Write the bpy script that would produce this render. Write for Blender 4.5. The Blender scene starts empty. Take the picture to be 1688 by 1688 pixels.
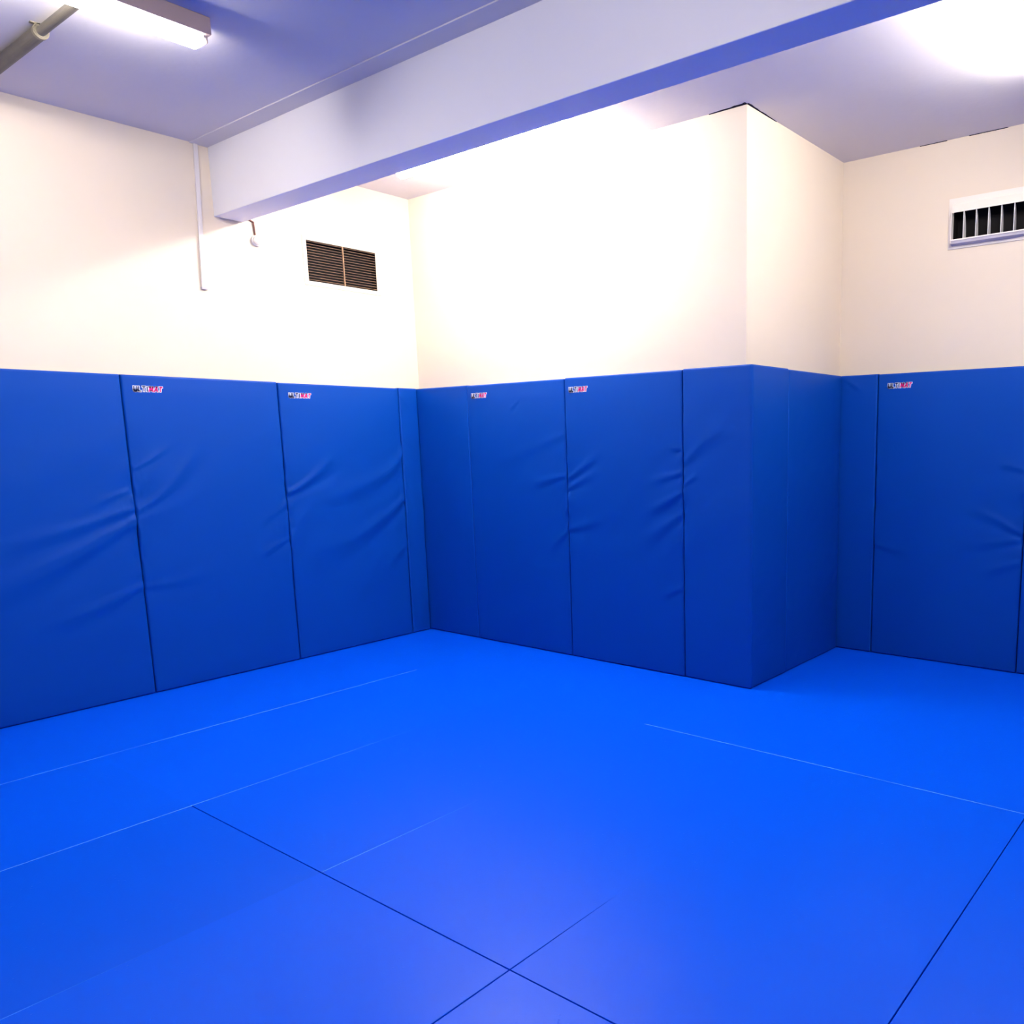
import bpy, bmesh, math, random
import numpy as np
from mathutils import Matrix, Vector
random.seed(7)
S = bpy.context.scene
COL = S.collection

# ------------------------------------------------------------------ camera
def rodr(a):
    a = np.array(a, float); th = np.linalg.norm(a); k = a/th
    K = np.array([[0,-k[2],k[1]],[k[2],0,-k[0]],[-k[1],k[0],0]])
    return np.eye(3)+math.sin(th)*K+(1-math.cos(th))*K@K
yaw = math.radians(33)
BASE = np.array([[math.cos(yaw),math.sin(yaw),0],[0,0,-1.0],[-math.sin(yaw),math.cos(yaw),0]])
R = rodr([.1637,.0555,-.0084]) @ BASE            # rows: right, down, forward
CAMPOS = (5.698,-4.4212,1.5699)
cd = bpy.data.cameras.new('camera')
cam = bpy.data.objects.new('camera', cd); COL.objects.link(cam)
m = Matrix.Identity(4)
for i in range(3):
    m[i][0] = R[0][i]; m[i][1] = -R[1][i]; m[i][2] = -R[2][i]; m[i][3] = CAMPOS[i]
cam.matrix_world = m
cd.sensor_fit = 'HORIZONTAL'; cd.sensor_width = 36
cd.lens = 1373.585/1688*36
cd.shift_x = (844-1093.5402)/1688
cd.shift_y = (950.4295-844)/1688
cd.clip_start = .05
S.camera = cam

# ------------------------------------------------------------------ world, exposure, light level
w = bpy.data.worlds.new('world'); S.world = w; w.use_nodes = True
w.node_tree.nodes['Background'].inputs[0].default_value = (.5,.55,.7,1)
w.node_tree.nodes['Background'].inputs[1].default_value = .05
S.view_settings.view_transform = 'Standard'; S.view_settings.look = 'None'
S.view_settings.gamma = 1; S.view_settings.use_curve_mapping = False
S.view_settings.exposure = 2.12
TUBE = 18.0                                       # emission of every fluorescent diffuser
TUBE_COL = (1.0,.955,.89)

# ------------------------------------------------------------------ dimensions
XL = -.045; YB = .054; XR = 3.058; YR = 1.388     # left wall, back wall, return wall, far right wall
XE = 8.0; YF = -8.0; HC = 3.4685
FX = 3.13; FY = 1.288                             # faces of the pads on the return and far right wall

# ------------------------------------------------------------------ helpers
def link(name, me, mat=None, parent=None):
    o = bpy.data.objects.new(name, me); COL.objects.link(o)
    if mat: me.materials.append(mat)
    if parent: o.parent = parent
    return o
def from_bm(name, bm, mat=None, parent=None, smooth=False):
    bmesh.ops.recalc_face_normals(bm, faces=bm.faces)
    me = bpy.data.meshes.new(name); bm.to_mesh(me); bm.free()
    if smooth:
        for p in me.polygons: p.use_smooth = True
    return link(name, me, mat, parent)
def box(bm, a, b):
    r = bmesh.ops.create_cube(bm, size=1)
    for v in r['verts']:
        v.co = Vector([(a[i]+b[i])/2+v.co[i]*(b[i]-a[i]) for i in range(3)])
    return r['verts']
def bevel(bm, off, seg=2, edges=None):
    bmesh.ops.bevel(bm, geom=edges or bm.edges[:], offset=off, segments=seg, profile=.5, affect='EDGES')
def cyl(bm, p0, p1, r, seg=20, r2=None):
    p0 = Vector(p0); p1 = Vector(p1); d = p1-p0
    q = d.to_track_quat('Z','Y').to_matrix().to_4x4()
    bmesh.ops.create_cone(bm, cap_ends=True, segments=seg, radius1=r, radius2=r if r2 is None else r2, depth=d.length,
                          matrix=Matrix.Translation((p0+p1)/2) @ q)
def prism(bm, pts, z0, z1):
    lo = [bm.verts.new((x,y,z0)) for x,y in pts]; hi = [bm.verts.new((x,y,z1)) for x,y in pts]
    n = len(pts)
    bm.faces.new(lo[::-1]); bm.faces.new(hi)
    for i in range(n): bm.faces.new([lo[i],lo[(i+1)%n],hi[(i+1)%n],hi[i]])
def thing(name, label, cat, loc=(0,0,0), group=None):
    o = bpy.data.objects.new(name, None); COL.objects.link(o); o.location = loc; o.empty_display_size = .1
    o['label'] = label; o['category'] = cat
    if group: o['group'] = group
    bpy.context.view_layer.update()
    return o
def tag(o, label, cat, group=None):
    o['label'] = label; o['category'] = cat
    if group: o['group'] = group
def struct(o): o['kind'] = 'structure'; return o
def child(o, parent):                             # mesh built in world coordinates, parent an unrotated Empty
    o.parent = parent
    off = parent.matrix_world.translation
    o.data.transform(Matrix.Translation(-off))
    return o

# ------------------------------------------------------------------ materials
def mat(name, col, rough=.5, spec=.5, metal=0, bump=None, var=0, varscale=2.0, emit=None, coat=0):
    M = bpy.data.materials.new(name); M.use_nodes = True
    nt = M.node_tree; b = nt.nodes['Principled BSDF']
    b.inputs['Base Color'].default_value = (*col,1); b.inputs['Roughness'].default_value = rough
    b.inputs['Specular IOR Level'].default_value = spec; b.inputs['Metallic'].default_value = metal
    b.inputs['Coat Weight'].default_value = coat
    tc = nt.nodes.new('ShaderNodeTexCoord')
    if var:
        n = nt.nodes.new('ShaderNodeTexNoise'); n.inputs['Scale'].default_value = varscale; n.inputs['Detail'].default_value = 5
        nt.links.new(tc.outputs['Object'], n.inputs['Vector'])
        mx = nt.nodes.new('ShaderNodeMix'); mx.data_type = 'RGBA'
        mx.inputs[6].default_value = (*[c*(1-var) for c in col],1); mx.inputs[7].default_value = (*[min(1,c*(1+var)) for c in col],1)
        nt.links.new(n.outputs['Fac'], mx.inputs[0]); nt.links.new(mx.outputs[2], b.inputs['Base Color'])
    if bump:
        last = None
        for sc, st, dist in bump:
            n = nt.nodes.new('ShaderNodeTexNoise'); n.inputs['Scale'].default_value = sc; n.inputs['Detail'].default_value = 4
            nt.links.new(tc.outputs['Object'], n.inputs['Vector'])
            bp = nt.nodes.new('ShaderNodeBump'); bp.inputs['Strength'].default_value = st; bp.inputs['Distance'].default_value = dist
            nt.links.new(n.outputs['Fac'], bp.inputs['Height'])
            if last: nt.links.new(last.outputs[0], bp.inputs['Normal'])
            last = bp
        nt.links.new(last.outputs[0], b.inputs['Normal'])
    if emit:
        b.inputs['Emission Color'].default_value = (*emit[0],1); b.inputs['Emission Strength'].default_value = emit[1]
    return M
M_cream = mat('cream_wall_paint', (.76,.66,.53), .6, .3, bump=[(3,.25,.01),(60,.12,.002)], var=.012, varscale=1.3)
M_ceil = mat('white_ceiling_paint', (.70,.66,.65), .7, .25, bump=[(2.5,.35,.012),(40,.15,.003)], var=.015, varscale=1.5)
M_beam = mat('white_beam_paint', (.86,.85,.86), .6, .3, bump=[(3,.25,.01),(50,.12,.002)], var=.01)
M_pad = mat('blue_vinyl_cover', (.001,.063,.385), .42, .16, bump=[(9,.10,.01),(420,.10,.0006)])
def banded():
    M = mat('front_wall_paint', (.76,.66,.53), .6, .3); nt = M.node_tree; b = nt.nodes['Principled BSDF']
    g = nt.nodes.new('ShaderNodeNewGeometry'); sx = nt.nodes.new('ShaderNodeSeparateXYZ'); c = nt.nodes.new('ShaderNodeMath'); c.operation = 'LESS_THAN'; c.inputs[1].default_value = 2.0
    mx = nt.nodes.new('ShaderNodeMix'); mx.data_type = 'RGBA'; mx.inputs[6].default_value = (.76,.66,.53,1); mx.inputs[7].default_value = (.001,.060,.31,1)
    nt.links.new(g.outputs['Position'], sx.inputs[0]); nt.links.new(sx.outputs[2], c.inputs[0]); nt.links.new(c.outputs[0], mx.inputs[0]); nt.links.new(mx.outputs[2], b.inputs['Base Color'])
    return M
M_front = banded()                                # the unseen walls: blue to pad height, cream above
M_lip = mat('pale_cover_seam', (.55,.6,.8), .5, .4)
M_under = mat('dark_subfloor', (.02,.03,.06), .8, .2)
M_white = mat('white_enamel', (.84,.78,.71), .35, .5)
M_plastic = mat('white_plastic', (.72,.67,.65), .4, .5)
M_cap = mat('lamp_housing', (.52,.38,.32), .5, .4)
M_pipe = mat('grey_brown_pipe', (.09,.08,.065), .5, .4, var=.25, varscale=14)
M_clip = mat('bright_metal_clip', (.18,.16,.12), .4, .5, metal=.4)
M_dark = mat('black_duct', (.006,.005,.006), .8, .2)
M_rust = mat('rusted_slat', (.38,.23,.14), .6, .3, var=.5, varscale=18)
M_fin = mat('pale_louvre', (.82,.8,.78), .45, .4)
M_grey = mat('grey_sill', (.5,.47,.53), .5, .4)
M_cable = mat('brown_cable', (.16,.06,.05), .5, .4)
M_navy = mat('navy_print', (.008,.014,.11), .5, .3)
M_pink = mat('pink_print', (.85,.01,.22), .5, .3)
M_lwhite = mat('white_print', (.8,.82,.88), .5, .3)
M_crack = mat('dark_crack', (.01,.008,.02), .9, .1)

def floor_material():
    M = bpy.data.materials.new('blue_mat_vinyl'); M.use_nodes = True
    nt = M.node_tree; b = nt.nodes['Principled BSDF']; L = nt.links
    tc = nt.nodes.new('ShaderNodeTexCoord'); oi = nt.nodes.new('ShaderNodeObjectInfo')
    base = nt.nodes.new('ShaderNodeMix'); base.data_type = 'RGBA'; base.blend_type = 'MULTIPLY'; base.inputs[0].default_value = 1
    base.inputs[6].default_value = (.0003,.094,.82,1); L.new(oi.outputs['Color'], base.inputs[7])
    L.new(base.outputs[2], b.inputs['Base Color'])
    b.inputs['Roughness'].default_value = .31; b.inputs['Specular IOR Level'].default_value = .115
    n1 = nt.nodes.new('ShaderNodeTexNoise'); n1.inputs['Scale'].default_value = 260; n1.inputs['Detail'].default_value = 3
    n2 = nt.nodes.new('ShaderNodeTexVoronoi'); n2.inputs['Scale'].default_value = 38; n2.feature = 'F1'
    n3 = nt.nodes.new('ShaderNodeTexNoise'); n3.inputs['Scale'].default_value = 7; n3.inputs['Detail'].default_value = 2
    rm = nt.nodes.new('ShaderNodeMapRange'); rm.inputs[1].default_value = 0; rm.inputs[2].default_value = .16; rm.inputs[3].default_value = 1; rm.inputs[4].default_value = 0
    gt = nt.nodes.new('ShaderNodeMapRange'); gt.inputs[1].default_value = .5; gt.inputs[2].default_value = .62
    mu = nt.nodes.new('ShaderNodeMath'); mu.operation = 'MULTIPLY'
    for n in (n1,n2,n3): L.new(tc.outputs['Object'], n.inputs['Vector'])
    L.new(n2.outputs['Distance'], rm.inputs[0]); L.new(n3.outputs['Fac'], gt.inputs[0])
    L.new(rm.outputs[0], mu.inputs[0]); L.new(gt.outputs[0], mu.inputs[1])
    b1 = nt.nodes.new('ShaderNodeBump'); b1.inputs['Strength'].default_value = .2; b1.inputs['Distance'].default_value = .001
    b2 = nt.nodes.new('ShaderNodeBump'); b2.inputs['Strength'].default_value = .5; b2.inputs['Distance'].default_value = .0015
    L.new(n1.outputs['Fac'], b1.inputs['Height']); L.new(mu.outputs[0], b2.inputs['Height'])
    L.new(b1.outputs[0], b2.inputs['Normal']); L.new(b2.outputs[0], b.inputs['Normal'])
    return M
M_mat = floor_material()
M_highlight = mat('painted_edge_highlight', (.10,.36,.80), .5, .3)  # pale colour painted on seam bevels as the highlight they catch
_nt = M_highlight.node_tree; _b = _nt.nodes['Principled BSDF']
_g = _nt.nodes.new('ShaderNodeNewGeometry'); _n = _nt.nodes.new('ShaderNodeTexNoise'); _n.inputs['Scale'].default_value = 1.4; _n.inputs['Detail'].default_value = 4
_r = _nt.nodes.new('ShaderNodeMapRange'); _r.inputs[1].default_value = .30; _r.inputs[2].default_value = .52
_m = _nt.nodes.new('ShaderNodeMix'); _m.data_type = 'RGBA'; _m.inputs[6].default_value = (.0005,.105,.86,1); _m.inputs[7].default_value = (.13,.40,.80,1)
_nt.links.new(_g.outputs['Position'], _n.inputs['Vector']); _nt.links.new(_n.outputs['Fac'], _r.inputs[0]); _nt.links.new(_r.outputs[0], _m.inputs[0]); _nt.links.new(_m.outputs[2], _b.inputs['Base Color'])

# ------------------------------------------------------------------ room shell
bm = bmesh.new(); box(bm, (XL-.2,YF-.2,-.24), (XE+.2,YR+.2,-.04)); struct(from_bm('floor', bm, M_under))
bm = bmesh.new(); box(bm, (XL-.2,YF-.2,HC), (XE+.2,YR+.2,HC+.2)); ceiling = struct(from_bm('ceiling', bm, M_ceil))
VL = (-.858,-.285,2.728,3.010)                    # opening of the louvred vent in the left wall: y0,y1,z0,z1
VR = (3.845,4.62,2.815,3.045)                     # opening of the ventilator in the far right wall: x0,x1,z0,z1
bm = bmesh.new()
box(bm, (XL-.2,YF-.2,-.04), (XL,VL[0],HC)); box(bm, (XL-.2,VL[1],-.04), (XL,YR+.2,HC))
box(bm, (XL-.2,VL[0],-.04), (XL,VL[1],VL[2])); box(bm, (XL-.2,VL[0],VL[3]), (XL,VL[1],HC))
struct(from_bm('wall_left', bm, M_cream))
bm = bmesh.new(); prism(bm, [(XL,YB),(XR,YB),(XR,YR+.2),(XL,YR+.2)], -.04, HC); struct(from_bm('wall_back', bm, M_cream))
bm = bmesh.new()
box(bm, (XR,YR,-.04), (VR[0],YR+.2,HC)); box(bm, (VR[1],YR,-.04), (XE+.2,YR+.2,HC))
box(bm, (VR[0],YR,-.04), (VR[1],YR+.2,VR[2])); box(bm, (VR[0],YR,VR[3]), (VR[1],YR+.2,HC))
struct(from_bm('wall_far_back', bm, M_cream))
bm = bmesh.new(); box(bm, (XE,YF-.2,-.04), (XE+.2,YR,HC)); struct(from_bm('wall_right', bm, M_front))
bm = bmesh.new(); box(bm, (XL,YF-.2,-.04), (XE,YF,HC)); struct(from_bm('wall_front', bm, M_front))
bm = bmesh.new(); box(bm, (XL,-1.497,3.041), (XE,-1.307,HC)); bevel(bm, .004, 2); struct(from_bm('trim_1', bm, M_beam))
bm = bmesh.new(); box(bm, (XL,-1.612,HC-.007), (XE,-1.497,HC+.002)); bevel(bm, .001, 1); struct(from_bm('trim_2', bm, M_ceil))

# crack where the column meets the ceiling
def crack(name, pts, width, parent):
    bm = bmesh.new(); vs = []
    for (x,y,nx,ny,k) in pts:
        vs.append([bm.verts.new((x,y,HC-dz)) if s==0 else bm.verts.new((x+nx*width*k,y+ny*width*k,HC-dz)) for s,dz in ((0,.004),(1,.004),(1,-.002),(0,-.002))])
    for a,b in zip(vs[:-1],vs[1:]):
        for i in range(4): bm.faces.new([a[i],a[(i+1)%4],b[(i+1)%4],b[i]])
    bm.faces.new(vs[0]); bm.faces.new(vs[-1][::-1])
    return from_bm(name, bm, M_crack, parent)
rr = random.Random(3)
crack('ceiling_crack', [(XR-.26+.026*i, YB-.0005, 0,-1, (.15+.85*i/10)*rr.uniform(.7,1.3)) for i in range(11)], .020, ceiling)
crack('ceiling_crack', [(XR+.0005, YB+.035*i, 1,0, (1-.085*i)*rr.uniform(.5,1.5)) for i in range(11)], .010, ceiling)
crack('ceiling_crack', [(3.60+.03*i, YR-.0005, 0,-1, rr.uniform(.2,1.0)) for i in range(7)], .003, ceiling)
crack('ceiling_crack', [(3.92+.03*i, YR-.0005, 0,-1, rr.uniform(.2,1.0)) for i in range(9)], .003, ceiling)

# ------------------------------------------------------------------ floor mats, 1 m x 2 m, each its own thing
def seam(p, q):
    """state of the joint lying on the outline edge p-q: (half gap at p, half gap at q, painted highlight?)"""
    (x0,y0),(x1,y1) = p,q
    if abs(x0-x1) < 1e-6:                          # joint along y
        k = min(range(len(GX)), key=lambda i: abs(GX[i]-x0)); ym = (y0+y1)/2
        if abs(GX[k]-x0) > 1e-4 or k in (0,len(GX)-1) or ym > GY[4]: return (0,0,False)
        row = 3 if ym > GY[3] else 2
        if k == 4 and row == 3:
            return (0,0,False) if ym > -2.25 else ((.0022 if y0 < -2.5 else 0),(.0022 if y1 < -2.5 else 0),False)
        if k == 3 and row == 3 and ym > -2.0: return (0,0,False)
        if k == 2 and row == 3 and ym > -1.5: return (0,0,False)
        if k == 3 and row == 2 and ym > -3.35: return (0,0,False)
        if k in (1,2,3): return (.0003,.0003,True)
        return (.0019 if k != 4 else .0023,)*2+(False,)
    k = min(range(len(GY)), key=lambda i: abs(GY[i]-y0)); xm = (x0+x1)/2
    if abs(GY[k]-y0) > 1e-4 or k == 0: return (0,0,False)
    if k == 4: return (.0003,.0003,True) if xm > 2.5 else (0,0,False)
    if k == 3 and xm < 1.95: return (0,0,False)
    return (.0021,.0021,False)
def floor_mat(pts, label, tone):
    """pts: counter-clockwise outline"""
    SPLX = {4:(-2.28,), 3:(-2.07,-3.4), 2:(-1.55,)}
    full = []
    n = len(pts)
    for i in range(n):
        p,q = pts[i],pts[(i+1)%n]; full.append(p)
        if abs(p[0]-q[0]) < 1e-6:
            k = min(range(len(GX)), key=lambda i: abs(GX[i]-p[0]))
            ys = [y for y in SPLX.get(k,()) if min(p[1],q[1])+.05 < y < max(p[1],q[1])-.05] if abs(GX[k]-p[0]) < 1e-4 else []
            for y in sorted(ys, reverse=q[1] < p[1]): full.append((p[0],y))
    n = len(full); sm = [seam(full[i],full[(i+1)%n]) for i in range(n)]
    out = []
    for i in range(n):
        a,b,c = (Vector((*full[k%n],0)) for k in (i-1,i,i+1))
        d1 = (b-a).normalized(); d2 = (c-b).normalized(); n1 = Vector((-d1.y,d1.x,0)); n2 = Vector((-d2.y,d2.x,0))
        if d1.dot(d2) > .99: out.append(b+n1*min(sm[i-1][1],sm[i][0]))
        else: out.append(b+n1*sm[i-1][1]+n2*sm[i][0])
    bm = bmesh.new(); prism(bm, [(p.x,p.y) for p in out], -.04, 0)
    def edge_of(x,y):
        best = None
        for i in range(n):
            a,b = out[i],out[(i+1)%n]; d = b-a; t = max(0,min(1,((x-a.x)*d.x+(y-a.y)*d.y)/d.length_squared))
            dd = math.hypot(x-a.x-d.x*t,y-a.y-d.y*t)
            if best is None or dd < best[0]: best = (dd,i)
        return best[1]
    top = []
    for e in bm.edges:
        if all(abs(v.co.z) < 1e-6 for v in e.verts):
            mid = (e.verts[0].co+e.verts[1].co)/2
            if sm[edge_of(mid.x,mid.y)][0]+sm[edge_of(mid.x,mid.y)][1] > 0: top.append(e)
    if top: bmesh.ops.bevel(bm, geom=top, offset=.0014, segments=2, profile=.5, affect='EDGES')
    bm.normal_update()
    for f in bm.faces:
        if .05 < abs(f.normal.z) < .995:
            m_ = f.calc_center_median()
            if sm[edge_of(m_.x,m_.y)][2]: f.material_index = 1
    c = sum(out, Vector())/n
    bm.transform(Matrix.Translation((-c.x,-c.y,.04)))
    o = from_bm('floor_mat', bm, M_mat); o.data.materials.append(M_highlight); o.location = (c.x,c.y,-.04); o.color = (tone,tone,tone,1)
    tag(o, label, 'gym mat', 'blue floor mats'); return o
GX = [XL+.002,.955,1.955,2.962,3.962,4.978,5.985,6.99,XE-.002]
GY = [YF+.002,-6.86,-4.862,-2.862,-.887]
rr = random.Random(5)
cols = ['along the left wall pads','second column from the left pads','third column from the left pads',
        'in line with the padded outer corner','just right of the padded outer corner',
        'at the right picture edge','past the right picture edge','against the right-hand wall']
rows = ['front wall row','row behind the camera','nearest row','middle row','back row']
for i in range(8):
    for j in range(5):
        y0 = GY[j]
        tone = rr.uniform(.98,1.03)
        if i == 2 and j == 2: tone = .93
        lab = 'bright blue floor mat %s, %s' % (cols[i], rows[j])
        x0,x1 = GX[i],GX[i+1]
        if j < 4: pts = [(x0,y0),(x1,y0),(x1,GY[j+1]),(x0,GY[j+1])]
        elif i < 3: pts = [(x0,y0),(x1,y0),(x1,YB-.002),(x0,YB-.002)]
        elif i == 3:
            pts = [(x0,y0),(x1,y0),(x1,YR-.002),(XR+.002,YR-.002),(XR+.002,YB-.002),(x0,YB-.002)]
            lab = 'bright blue floor mat cut around the padded outer corner'
        else: pts = [(x0,y0),(x1,y0),(x1,YR-.002),(x0,YR-.002)]
        floor_mat(pts, lab, tone)

# ------------------------------------------------------------------ wall pads
def smoothstep(a,b,x):
    t = np.clip((x-a)/(b-a),0,1); return t*t*(3-2*t)
def poly_dist(U,Z,pts):
    """signed distance (above +) to a polyline and the fraction along it"""
    best = np.full(U.shape,1e9); sgn = np.zeros(U.shape); fr = np.zeros(U.shape)
    seg = [math.dist(pts[i],pts[i+1]) for i in range(len(pts)-1)]; tot = sum(seg); acc = 0
    for i,(a,b) in enumerate(zip(pts[:-1],pts[1:])):
        dx,dz = b[0]-a[0], b[1]-a[1]; L2 = dx*dx+dz*dz
        t = np.clip(((U-a[0])*dx+(Z-a[1])*dz)/L2,0,1)
        d = np.hypot(U-a[0]-t*dx, Z-a[1]-t*dz)
        s = np.sign((Z-a[1])*abs(dx)-(U-a[0])*dz*np.sign(dx))
        k = d < best
        best = np.where(k,d,best); sgn = np.where(k,s,sgn); fr = np.where(k,(acc+t*seg[i])/tot,fr); acc += seg[i]
    return best*sgn, fr
def smooth_poly(pts):
    pts = [tuple(p) for p in pts]
    for _ in range(2):
        q = [pts[0]]
        for a,b in zip(pts[:-1],pts[1:]):
            q += [(a[0]*.75+b[0]*.25,a[1]*.75+b[1]*.25),(a[0]*.25+b[0]*.75,a[1]*.25+b[1]*.75)]
        q.append(pts[-1]); pts = q
    return pts
def axis(a, b, step, fine=(0,.001,.0025,.005,.008,.012,.018,.03)):
    n = max(2,int(round((b-a-2*fine[-1])/step)))
    mid = list(np.linspace(a+fine[-1], b-fine[-1], n+1))
    return np.array([a+f for f in fine[:-1]]+mid+[b-f for f in fine[:-1]][::-1])
def value_noise(U,Z,scale,seed):
    rs = np.random.RandomState(seed); g = rs.rand(80,80)
    x = np.abs(U*scale)%70; z = np.abs(Z*scale)%70
    xi = x.astype(int); zi = z.astype(int); fx = x-xi; fz = z-zi
    fx = fx*fx*(3-2*fx); fz = fz*fz*(3-2*fz)
    return (g[xi,zi]*(1-fx)*(1-fz)+g[xi+1,zi]*fx*(1-fz)+g[xi,zi+1]*(1-fx)*fz+g[xi+1,zi+1]*fx*fz)-.5
seedc = [10]
def make_pad(plan, thick, folds, z1=2.0, puckL=1.0, puckR=1.0, z0=.003):
    """plan: path (x,y) left to right seen from the room. Returns a mesh in world coordinates.
    folds: (points in (u,z), amplitude, width) with u measured along the path"""
    seedc[0] += 1; sd = seedc[0]
    P = [np.array(p,float) for p in plan]
    lens = [np.linalg.norm(b-a) for a,b in zip(P[:-1],P[1:])]; tot = sum(lens)
    u = axis(0, tot, .011)
    if len(P) == 3:
        u = np.unique(np.round(np.concatenate([u, lens[0]+np.array([-.02,-.014,-.010,-.006,-.003,0,.003,.006,.010,.014,.02])]),5))
    z = axis(z0, z1, .014)
    U,Z = np.meshgrid(u,z,indexing='ij')
    # path position and outward normal (room side = right-hand of the direction left->right)
    X = np.zeros_like(U); Y = np.zeros_like(U); NX = np.zeros_like(U); NY = np.zeros_like(U); acc = 0
    for k,(a,b) in enumerate(zip(P[:-1],P[1:])):
        d = (b-a)/lens[k]; nrm = np.array([d[1],-d[0]])
        msk = (U >= acc-1e-9) & (U <= acc+lens[k]+1e-9)
        X = np.where(msk,a[0]+d[0]*(U-acc),X); Y = np.where(msk,a[1]+d[1]*(U-acc),Y)
        NX = np.where(msk,nrm[0],NX); NY = np.where(msk,nrm[1],NY); acc += lens[k]
    if len(P) == 3:
        c = lens[0]; t = smoothstep(-.014,.014,U-c)
        d0 = (P[1]-P[0])/lens[0]; d1 = (P[2]-P[1])/lens[1]
        n0 = np.array([d0[1],-d0[0]]); n1 = np.array([d1[1],-d1[0]])
        nx = n0[0]*(1-t)+n1[0]*t; ny = n0[1]*(1-t)+n1[1]*t; l = np.hypot(nx,ny); NX = nx/l; NY = ny/l
    r = .012
    def rnd(d):
        q = np.clip((r-d)/r,0,1); return -r*(1-np.sqrt(np.clip(1-q*q,0,1)))
    dL = U; dR = tot-U; dT = z1-Z; dB = Z-z0
    D = rnd(dL)+rnd(dR)+rnd(dT)*.6+rnd(dB)*.8
    if len(P) == 3: D += -.006*np.exp(-((U-lens[0])/.008)**2)
    D += .003*smoothstep(0,.12,np.minimum(dL,dR))*smoothstep(0,.12,np.minimum(dT,dB))
    D += (.0042*value_noise(U*.8+sd,Z*1.6-U*.7,2.6,sd) + .0012*value_noise(U+sd,Z*2-U,7,sd+50))*smoothstep(.15,.4,dT)
    # gathers at both seams
    env = np.exp(-((Z-1.12)/.42)**2)
    for dist,amp,s2 in ((dL,puckL,1),(dR,puckR,2)):
        n = value_noise(U*3+sd*s2, Z-.5*dist if s2==1 else Z+.5*dist, 24, sd+s2*7)
        D += amp*.0120*env*n*np.exp(-dist/.035)
        n = value_noise(U+sd*s2, Z-.4*dist if s2==1 else Z+.4*dist, 9, sd+s2*9)
        D += amp*.0125*env*n*np.exp(-dist/.13)
    for pts,amp,wd in folds:
        sd_,fr = poly_dist(U,Z,smooth_poly(pts))
        fade = (1-smoothstep(.45,1.0,fr))
        wloc = wd*(.45+1.1*fr)
        D += amp*fade*(np.exp(-(sd_/wloc)**2) - .55*np.exp(-((sd_+1.7*wloc)/(1.4*wloc))**2))
    D = np.minimum(D,.010)
    nu,nz = U.shape
    V = np.stack([X+NX*D, Y+NY*D, Z],-1).reshape(-1,3).tolist()
    idx = lambda i,j: i*nz+j
    F = [(idx(i,j),idx(i+1,j),idx(i+1,j+1),idx(i,j+1)) for i in range(nu-1) for j in range(nz-1)]
    # border run back to the wall
    ring = [(i,0) for i in range(nu)]+[(nu-1,j) for j in range(1,nz)]+[(i,nz-1) for i in range(nu-2,-1,-1)]+[(0,j) for j in range(nz-2,0,-1)]
    b0 = len(V)
    for i,j in ring:
        V.append([X[i,j]-NX[i,j]*thick, Y[i,j]-NY[i,j]*thick, Z[i,j]])
    n = len(ring)
    for k in range(n):
        a = idx(*ring[k]); b = idx(*ring[(k+1)%n])
        F.append((b,a,b0+k,b0+(k+1)%n))
    if len(P) == 2: F.append(tuple(b0+k for k in range(n))[::-1])
    me = bpy.data.meshes.new('cover'); me.from_pydata(V,[],F); me.update()
    nf = (nu-1)*(nz-1)
    me.polygons.foreach_set('use_smooth',[p.index < nf for p in me.polygons])
    return me, tot

# ---- the printed word, built of strokes: white outline below, navy ULTI and pink MAT above
GLY = {  # strokes in a unit cell of height 1
 'U': (.78,[[(0,1),(0,.28),(.12,.06),(.36,0),(.60,.06),(.74,.28),(.74,1)]]),
 'L': (.56,[[(0,1),(0,0),(.52,0)]]),
 'T': (.66,[[(0,1),(.66,1)],[(.33,1),(.33,0)]]),
 'I': (.10,[[(.05,1),(.05,0)]]),
 'M': (.92,[[(0,0),(.10,1),(.46,.22),(.82,1),(.92,0)]]),
 'A': (.80,[[(0,0),(.36,1),(.46,1),(.80,0)],[(.17,.28),(.66,.28)]])}
def stroke(verts, faces, pts, hw, place, h):
    for a,b in zip(pts[:-1],pts[1:]):
        dx,dy = b[0]-a[0], b[1]-a[1]; l = math.hypot(dx,dy); nx,ny = -dy/l*hw, dx/l*hw; ex,ey = dx/l*hw*.8, dy/l*hw*.8
        q = [(a[0]-ex+nx,a[1]-ey+ny),(a[0]-ex-nx,a[1]-ey-ny),(b[0]+ex-nx,b[1]+ey-ny),(b[0]+ex+nx,b[1]+ey+ny)]
        i = len(verts)
        for s in (0,1): verts += [place(x,y,h if s else 0.0) for x,y in q]
        faces += [(i+4,i+5,i+6,i+7),(i,i+4,i+7,i+3),(i+1,i+2,i+6,i+5),(i,i+1,i+5,i+4),(i+2,i+3,i+7,i+6)]
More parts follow.
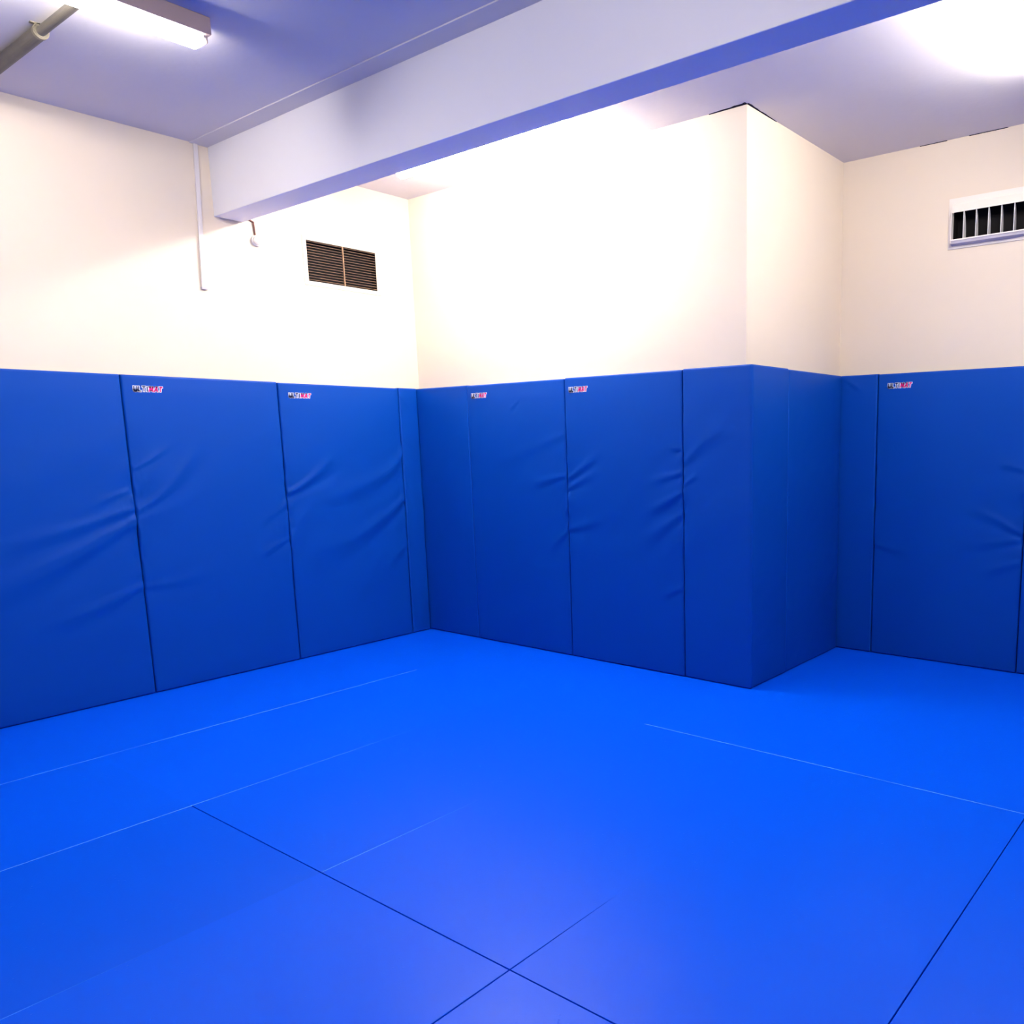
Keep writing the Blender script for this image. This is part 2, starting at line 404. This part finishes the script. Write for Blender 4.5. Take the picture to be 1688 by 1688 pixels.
def logo(parent, origin, udir, nrm, base=.0085):
    """origin: lower left corner of the word on the pad face"""
    H = .031; W = .172
    o = Vector(origin); ud = Vector(udir); nn = Vector(nrm)
    def place_at(off):
        return lambda x,y,h: tuple(o+ud*x+Vector((0,0,y))+nn*(off+h))
    adv = []; x = 0
    for ch in 'ULTIMAT':
        g = GLY[ch]; adv.append(x); x += g[0]+.42
    k = (W-.008)/(x-.42+.22)
    def draw(chs, hw, off, name, m, par, h):
        vs,fs = [],[]
        for n in chs:
            ch = 'ULTIMAT'[n]
            sl = .22 if n > 3 else .06
            for st in GLY[ch][1]:
                stroke(vs,fs,[(.004+(adv[n]+px+sl*py)*k, .005+py*(H-.004)) for px,py in st], hw, place_at(off), h)
        me = bpy.data.meshes.new(name); me.from_pydata(vs,[],fs); me.update()
        return child(link(name, me, m), par)
    a = draw(range(7), .0066, base-.006, 'logo_backing', M_lwhite, parent, .0062)
    a['label'] = 'white outline of the printed word'
    b = draw(range(0,4), .0027, base-.001, 'navy_lettering', M_navy, parent, .0020)
    c = draw(range(4,7), .0030, base-.001, 'pink_lettering', M_pink, parent, .0020)

def wall_pad(plan, thick, label, folds=(), logo_at=None, group='tall blue wall pads', **kw):
    me, tot = make_pad(plan, thick, folds, **kw)
    p0 = plan[0]; p1 = plan[1]; d = Vector((p1[0]-p0[0],p1[1]-p0[1],0)).normalized(); n = Vector((d.y,-d.x,0))
    c = Vector((p0[0],p0[1],0))+d*(tot/2 if len(plan)==2 else .25)
    root = thing('wall_pad', label, 'wall pad', (c.x,c.y,0), group)
    child(link('cover', me, M_pad), root)
    if logo_at:
        q = Vector((p0[0],p0[1],0))+d*logo_at[0]; q.z = logo_at[1]
        logo(root, q, d, n, base=logo_at[2] if len(logo_at) > 2 else .004)
    return root
G = .0025  # half gap between neighbours
def left(y0,y1): return [(0,y0+G),(0,y1-G)]
def fl(y0, L): return [([(y-(y0+G), z) for y,z in pts],a,w) for pts,a,w in L]
TL = .043
wall_pad(left(-4.185,-3.18), TL, 'blue wall pad on the left wall, past the left edge of the picture')
wall_pad(left(-3.18,-2.18), TL, 'wrinkled blue wall pad cut off by the left edge of the picture', fl(-3.18,[
    ([(-2.18,1.115),(-2.60,.90),(-2.92,.76),(-3.18,.70)],.009,.055),
    ([(-2.18,1.19),(-2.60,1.07),(-3.0,1.0)],.006,.035),
    ([(-2.19,.70),(-2.49,.585),(-2.9,.5)],.006,.045),
    ([(-2.20,1.30),(-2.45,1.22)],.004,.02)]))
wall_pad(left(-2.18,-1.187), TL, 'blue wall pad with printed word, second from the left picture edge', fl(-2.18,[
    ([(-2.165,1.43),(-2.05,1.49),(-1.9,1.60)],.004,.016),
    ([(-2.175,1.17),(-2.0,1.27),(-1.85,1.44),(-1.7,1.7)],.005,.035),
    ([(-2.17,.69),(-1.95,.70),(-1.7,.76)],.004,.035),
    ([(-1.19,.905),(-1.30,.86),(-1.45,.79)],.006,.022),
    ([(-1.18,1.15),(-1.53,.97)],.003,.03)]), logo_at=(.060,1.899))
wall_pad(left(-1.187,-.183), TL, 'most creased blue wall pad with printed word, left of the room corner', fl(-1.187,[
    ([(-1.175,1.225),(-1.10,1.255),(-.955,1.335),(-.74,1.53)],.009,.034),
    ([(-.175,1.50),(-.33,1.31),(-.77,1.19),(-1.1,1.12)],.008,.060),
    ([(-.185,1.135),(-.35,1.00),(-.70,.82),(-1.1,.76)],.009,.055),
    ([(-.20,.74),(-.5,.53)],.004,.04)]), z1=1.996, logo_at=(.072,1.893))
wall_pad(left(-.183,-.002), TL, 'narrow blue wall pad filling the left wall beside the room corner', fl(-.183,[
    ([(-.17,1.93),(-.05,1.80)],.004,.012),([(-.17,1.6),(-.04,1.5)],.003,.012)]), puckL=.6, puckR=.4)
def fb(x0, L): return [([(x-(x0+G), z) for x,z in pts],a,w) for pts,a,w in L]
TB = .052
wall_pad([(XL+.003,.001),(.598,.001)], TB, 'plain blue wall pad on the back wall in the room corner', z1=1.999, puckL=.3, puckR=.1)
wall_pad([(.600,0),(1.614-G,0)], TB, 'blue wall pad with printed word, nearest the room corner', fb(.6,[
    ([(1.60,1.32),(1.40,1.285),(1.187,1.22)],.005,.028),([(1.605,.92),(1.50,.84),(1.381,.734)],.005,.028),
    ([(1.16,1.858),(1.047,1.789)],.0035,.012),([(1.60,1.61),(1.2,1.5),(.8,1.36)],.003,.05)]), z1=1.996, logo_at=(.052,1.898), puckL=.1)
wall_pad([(1.614+G,0),(2.622-G,0)], TB, 'lightest wrinkled blue wall pad with printed word, mid back wall', fb(1.614,[
    ([(1.62,1.30),(1.70,1.34),(1.82,1.41),(2.0,1.54)],.006,.026),([(1.62,1.225),(1.75,1.29),(1.93,1.365)],.005,.024),
    ([(1.62,.935),(1.78,.98),(1.98,1.055)],.005,.034),([(2.615,1.50),(2.50,1.515)],.004,.014),
    ([(2.615,1.355),(2.45,1.315),(2.298,1.27)],.005,.024),([(2.615,1.225),(2.42,1.13),(2.24,1.06)],.006,.032),
    ([(2.615,1.09),(2.42,.97),(2.2,.84)],.006,.04),([(2.615,.605),(2.5,.56),(2.4,.5)],.004,.026)]), logo_at=(.045,1.899))
wall_pad([(2.622+G,0),(FX,0),(FX,.470)], .050, 'blue wall pad folded around the outer corner of the wall', fb(2.622,[
    ([(2.63,1.275),(2.68,1.31),(2.75,1.36)],.005,.016),([(2.64,1.43),(2.76,1.53),(2.98,1.70)],.0045,.045)]), z1=2.004, puckR=.2,
    group='tall blue wall pads')
wall_pad([(FX-.004,.473),(FX-.004,1.281)], .066, 'blue wall pad on the side of the projecting wall, deep in the recess',
    [([(.80,.62),(.62,.5),(.4,.42)],.003,.04)], z1=2.0, puckL=.15, puckR=.6)
TR = .096
def frr(x0, L): return [([(x-(x0+G), z) for x,z in pts],a,w) for pts,a,w in L]
wall_pad([(XR+.003,FY),(3.394-G,FY)], TR, 'narrow dark blue wall pad in the recess corner', frr(XR,[
    ([(3.15,1.97),(3.30,1.88)],.004,.014)]), puckL=.3, puckR=.4)
wall_pad([(3.394+G,FY),(4.408-G,FY)], TR, 'blue wall pad with printed word below the white ventilator', frr(3.394,[
    ([(4.40,.93),(4.30,.985),(4.22,1.03),(4.0,1.10)],.006,.028),([(4.40,.895),(4.15,.85),(3.95,.83)],.004,.03),
    ([(4.40,1.34),(4.2,1.40)],.004,.02),([(3.40,.805),(3.53,.775),(3.7,.76)],.004,.024),([(4.395,.74),(4.08,.63)],.004,.035)]), z1=1.997,
    logo_at=(.072,1.896))
wall_pad([(4.408+G,FY),(5.42-G,FY)], TR, 'blue wall pad only a sliver of which shows at the right picture edge')

# ------------------------------------------------------------------ fluorescent fixtures
def batten(cx, cy, length, along, label, side=0, power=1.0):
    """round diffuser on a slim housing; side > 0 puts a deep gear housing beside the diffuser"""
    root = thing('ceiling_light', label, 'light', (cx,cy,HC), 'fluorescent ceiling lights')
    def P(a,b,c,d,e,f):                           # along, across, z ranges
        return ((a,c,e),(b,d,f)) if along == 'x' else ((c,a,e),(d,b,f))
    h = length/2
    bm = bmesh.new()
    if side: box(bm, *P(-h,h-.030,.048,.088,-.074,0)); box(bm, *P(h-.038,h-.030,-.030,.050,-.098,0))  # second box: end plate behind the tube, added to shade ceiling and beam
    else: box(bm, *P(-h+.01,h-.01,-.040,.040,-.030,0))
    bevel(bm,.004,2); from_bm('housing', bm, M_cap, root)
    ax = (1,0,0) if along == 'x' else (0,1,0)
    bm = bmesh.new(); zc = -.070; rad = .047
    cyl(bm, (ax[0]*(-h+.03),ax[1]*(-h+.03),zc), (ax[0]*(h-(.062 if side else .045)),ax[1]*(h-(.062 if side else .045)),zc), rad, 28)
    bmesh.ops.remove_doubles(bm, verts=bm.verts, dist=1e-5)
    for sgn in (-1,1):                             # rounded ends
        ends = [f for f in bm.faces if len(f.verts) > 6 and f.calc_center_median().dot(Vector(ax))*sgn > 0]
        q = bmesh.ops.inset_region(bm, faces=ends, thickness=rad*.35, depth=0)
        for f in ends:
            for v in f.verts: v.co += Vector(ax)*sgn*.022
    from_bm('diffuser', bm, mat('lit_diffuser', (.9,.9,.9), .4, .3, emit=(TUBE_COL, TUBE*power)), root, smooth=True)
    for sgn in (-1,1):
        bm = bmesh.new(); a0,a1 = sorted((sgn*(h-.055), sgn*(h-.040)))
        box(bm, *P(a0,a1,-.012,.012 if not side else .060,-.030,0) if not side else P(a0,a1,.02,.060,-.085,-.05)); bevel(bm,.002,2)
        from_bm('bracket', bm, M_white, root)
    return root
batten(1.56,-3.03,1.54,'y','lit fluorescent ceiling light at the upper left, in front of the beam',1,.80)
batten(1.44,-.56,1.56,'x','lit fluorescent ceiling light half hidden behind the beam',0,1.2)
batten(4.575,-.26,1.52,'y','lit fluorescent ceiling light at the top right picture corner',0,1.2)
batten(4.60,-3.3,1.52,'y','added fluorescent ceiling light above the middle of the floor, out of view',0,.9)  # unseen fixture, added to light the floor and the beam front

# ------------------------------------------------------------------ ceiling conduit
t = thing('conduit_pipe', 'grey brown conduit running along the ceiling to the upper left light', 'pipe', (XL,-2.73,HC-.032))
bm = bmesh.new(); cyl(bm, (XL,-2.73,HC-.032), (.99,-2.73,HC-.032), .030, 24); child(from_bm('pipe', bm, M_pipe, smooth=False), t)
bm = bmesh.new(); cyl(bm, (.96,-2.73,HC-.032), (1.51,-2.73,HC-.032), .020, 24); child(from_bm('thin_pipe', bm, M_pipe), t)
for x in (.98,):
    bm = bmesh.new(); cyl(bm, (x-.010,-2.73,HC-.032), (x+.010,-2.73,HC-.032), .0325, 24)
    box(bm, (x-.010,-2.768,HC-.005), (x+.010,-2.692,HC)); child(from_bm('saddle_clip', bm, M_clip), t)

# ------------------------------------------------------------------ trunking on the left wall
t = thing('cable_trunking', 'slim white cable trunking running down the left wall', 'trunking', (XL,-1.59,2.57))
def slanted(bm, y_top, y_bot, z0, z1, w, d0, d1):
    vs = box(bm, (d0,-w/2,0), (d1,w/2,1))
    for v in vs:
        k = v.co.z; v.co.y += y_bot+(y_top-y_bot)*k; v.co.z = z0+(z1-z0)*k
bm = bmesh.new(); slanted(bm, -1.578,-1.610, 2.583, HC, .022, XL, XL+.010); child(from_bm('trunking_base', bm, M_plastic), t)
bm = bmesh.new(); slanted(bm, -1.578,-1.610, 2.584, HC-.002, .026, XL+.010, XL+.016); child(from_bm('lid', bm, M_plastic), t)
bm = bmesh.new(); box(bm, (XL,-1.628,2.568), (XL+.020,-1.592,2.584)); bevel(bm,.003,2); child(from_bm('end_cap', bm, M_grey), t)

# ------------------------------------------------------------------ small round sensor under the beam end
t = thing('wall_sensor', 'small round white sensor hanging by its cable below the beam, on left wall', 'sensor', (XL,-1.228,2.935))
bm = bmesh.new(); cyl(bm, (XL,-1.228,2.935), (XL+.018,-1.228,2.935), .036, 28); bevel(bm,.003,2,[e for e in bm.edges if len(e.link_faces)==2 and e.calc_face_angle(0)>.8])
child(from_bm('base', bm, M_plastic), t)
bm = bmesh.new(); bmesh.ops.create_uvsphere(bm, u_segments=24, v_segments=14, radius=.030, matrix=Matrix.Translation((XL+.020,-1.228,2.935)))
for v in bm.verts: v.co.x = XL+.018+(v.co.x-XL-.020)*.9
child(from_bm('dome', bm, M_white, smooth=True), t)
bm = bmesh.new(); cyl(bm, (XL+.007,-1.232,2.965), (XL+.007,-1.238,3.055), .0055, 12); cyl(bm, (XL+.007,-1.238,3.055), (XL+.007,-1.300,3.075), .0055, 12)
child(from_bm('cable', bm, M_cable), t)

# ------------------------------------------------------------------ louvred vent in the left wall
y0,y1,z0,z1 = VL
t = thing('air_vent', 'dark rusty louvred air vent high on the left wall', 'vent', (XL,(y0+y1)/2,z0))
bm = bmesh.new(); f = .030; xo = XL+.004
for a,b in (((XL,y0-f,z0-f),(xo,y1+f,z0)),((XL,y0-f,z1),(xo,y1+f,z1+f)),((XL,y0-f,z0),(xo,y0,z1)),((XL,y1,z0),(xo,y1+f,z1))): box(bm,a,b)
child(from_bm('frame', bm, M_cream), t)
bm = bmesh.new(); box(bm, (XL-.10,y0+.001,z0+.001), (XL-.06,y1-.001,z1-.001)); child(from_bm('duct', bm, M_dark), t)
bm = bmesh.new()
for a,b in (((XL-.098,y0,z0),(XL-.002,y0+.002,z1)),((XL-.098,y1-.002,z0),(XL-.002,y1,z1)),((XL-.098,y0,z1-.002),(XL-.002,y1,z1)),((XL-.098,y0,z0),(XL-.002,y1,z0+.002))): box(bm,a,b)
child(from_bm('duct_lining', bm, M_dark), t)
N = 15
for k in range(N):
    zc = z0+(k+.6)*(z1-z0)/N
    bm = bmesh.new(); vs = box(bm, (XL-.007,y0+.002,-.0007), (XL-.001,y1-.002,.0007))
    for v in vs: v.co.z += zc+(v.co.x-XL+.006)*.25
    child(from_bm('slat', bm, M_rust), t)
bm = bmesh.new(); box(bm, (XL-.006,-.5685,z0), (XL+.003,-.5605,z1)); child(from_bm('mullion', bm, M_rust), t)

# ------------------------------------------------------------------ white ventilator on the far right wall
x0,x1,z0,z1 = VR
t = thing('ventilator', 'white ventilator with upright fins high on the far right wall', 'vent', ((x0+x1)/2,YR,z0))
bm = bmesh.new(); f0,f1,g0,g1 = 3.812,x1+.035,2.782,3.098; yo = YR-.006
for a,b in (((f0,yo,g0),(f1,YR,z0)),((f0,yo,z1),(f1,YR,g1)),((f0,yo,z0),(x0,YR,z1)),((x1,yo,z0),(f1,YR,z1))): box(bm,a,b)
child(from_bm('flange', bm, M_white), t)
yb = YR-.048                                       # front of the projecting box
def xprism(bm, sec, xa, xb):                       # section in (y,z) run along x
    lo = [bm.verts.new((xa,y,z)) for y,z in sec]; hi = [bm.verts.new((xb,y,z)) for y,z in sec]; n = len(sec)
    bm.faces.new(lo); bm.faces.new(hi[::-1])
    for i in range(n): bm.faces.new([lo[i],hi[i],hi[(i+1)%n],lo[(i+1)%n]])
bm = bmesh.new(); xprism(bm, [(YR-.006,3.060),(YR-.020,3.058),(yb,3.006),(yb,3.000),(YR-.006,3.040)], x0-.006, x1+.006); child(from_bm('hood', bm, M_white), t)
for xa in (x0-.006,x1):
    bm = bmesh.new(); box(bm, (xa,yb,2.815), (xa+.006,YR-.006,3.002)); child(from_bm('side_cheek', bm, M_white), t)
bm = bmesh.new(); box(bm, (x0-.004,yb-.003,2.826), (x1+.004,yb+.006,2.834)); child(from_bm('lower_rail', bm, M_white), t)
bm = bmesh.new(); xprism(bm, [(yb,2.828),(yb+.004,2.808),(YR-.006,2.800),(YR-.006,2.812),(yb+.010,2.826)], x0-.004, x1+.004); child(from_bm('sill', bm, M_grey), t)
bm = bmesh.new(); box(bm, (x0+.001,YR+.08,z0+.001), (x1-.001,YR+.12,z1-.001)); child(from_bm('duct', bm, M_dark), t)
bm = bmesh.new()
for a,b in (((x0,YR-.004,z0),(x0+.002,YR+.1,z1)),((x1-.002,YR-.004,z0),(x1,YR+.1,z1)),((x0,YR-.004,z1-.002),(x1,YR+.1,z1)),((x0,YR-.004,z0),(x1,YR+.1,z0+.002))): box(bm,a,b)
child(from_bm('duct_lining', bm, M_dark), t)
for k in range(9):
    xf = 3.922+.0780*k
    bm = bmesh.new(); n = 8; sec = [(yb,2.832),(yb,3.004)]
    for i in range(n+1):
        q = i/n; sec.append((yb+.006+.050*math.sin(q*math.pi/2), 3.004-.172*q**1.6))
    xprism(bm, sec, xf-.002, xf+.002); child(from_bm('fin', bm, M_fin), t)
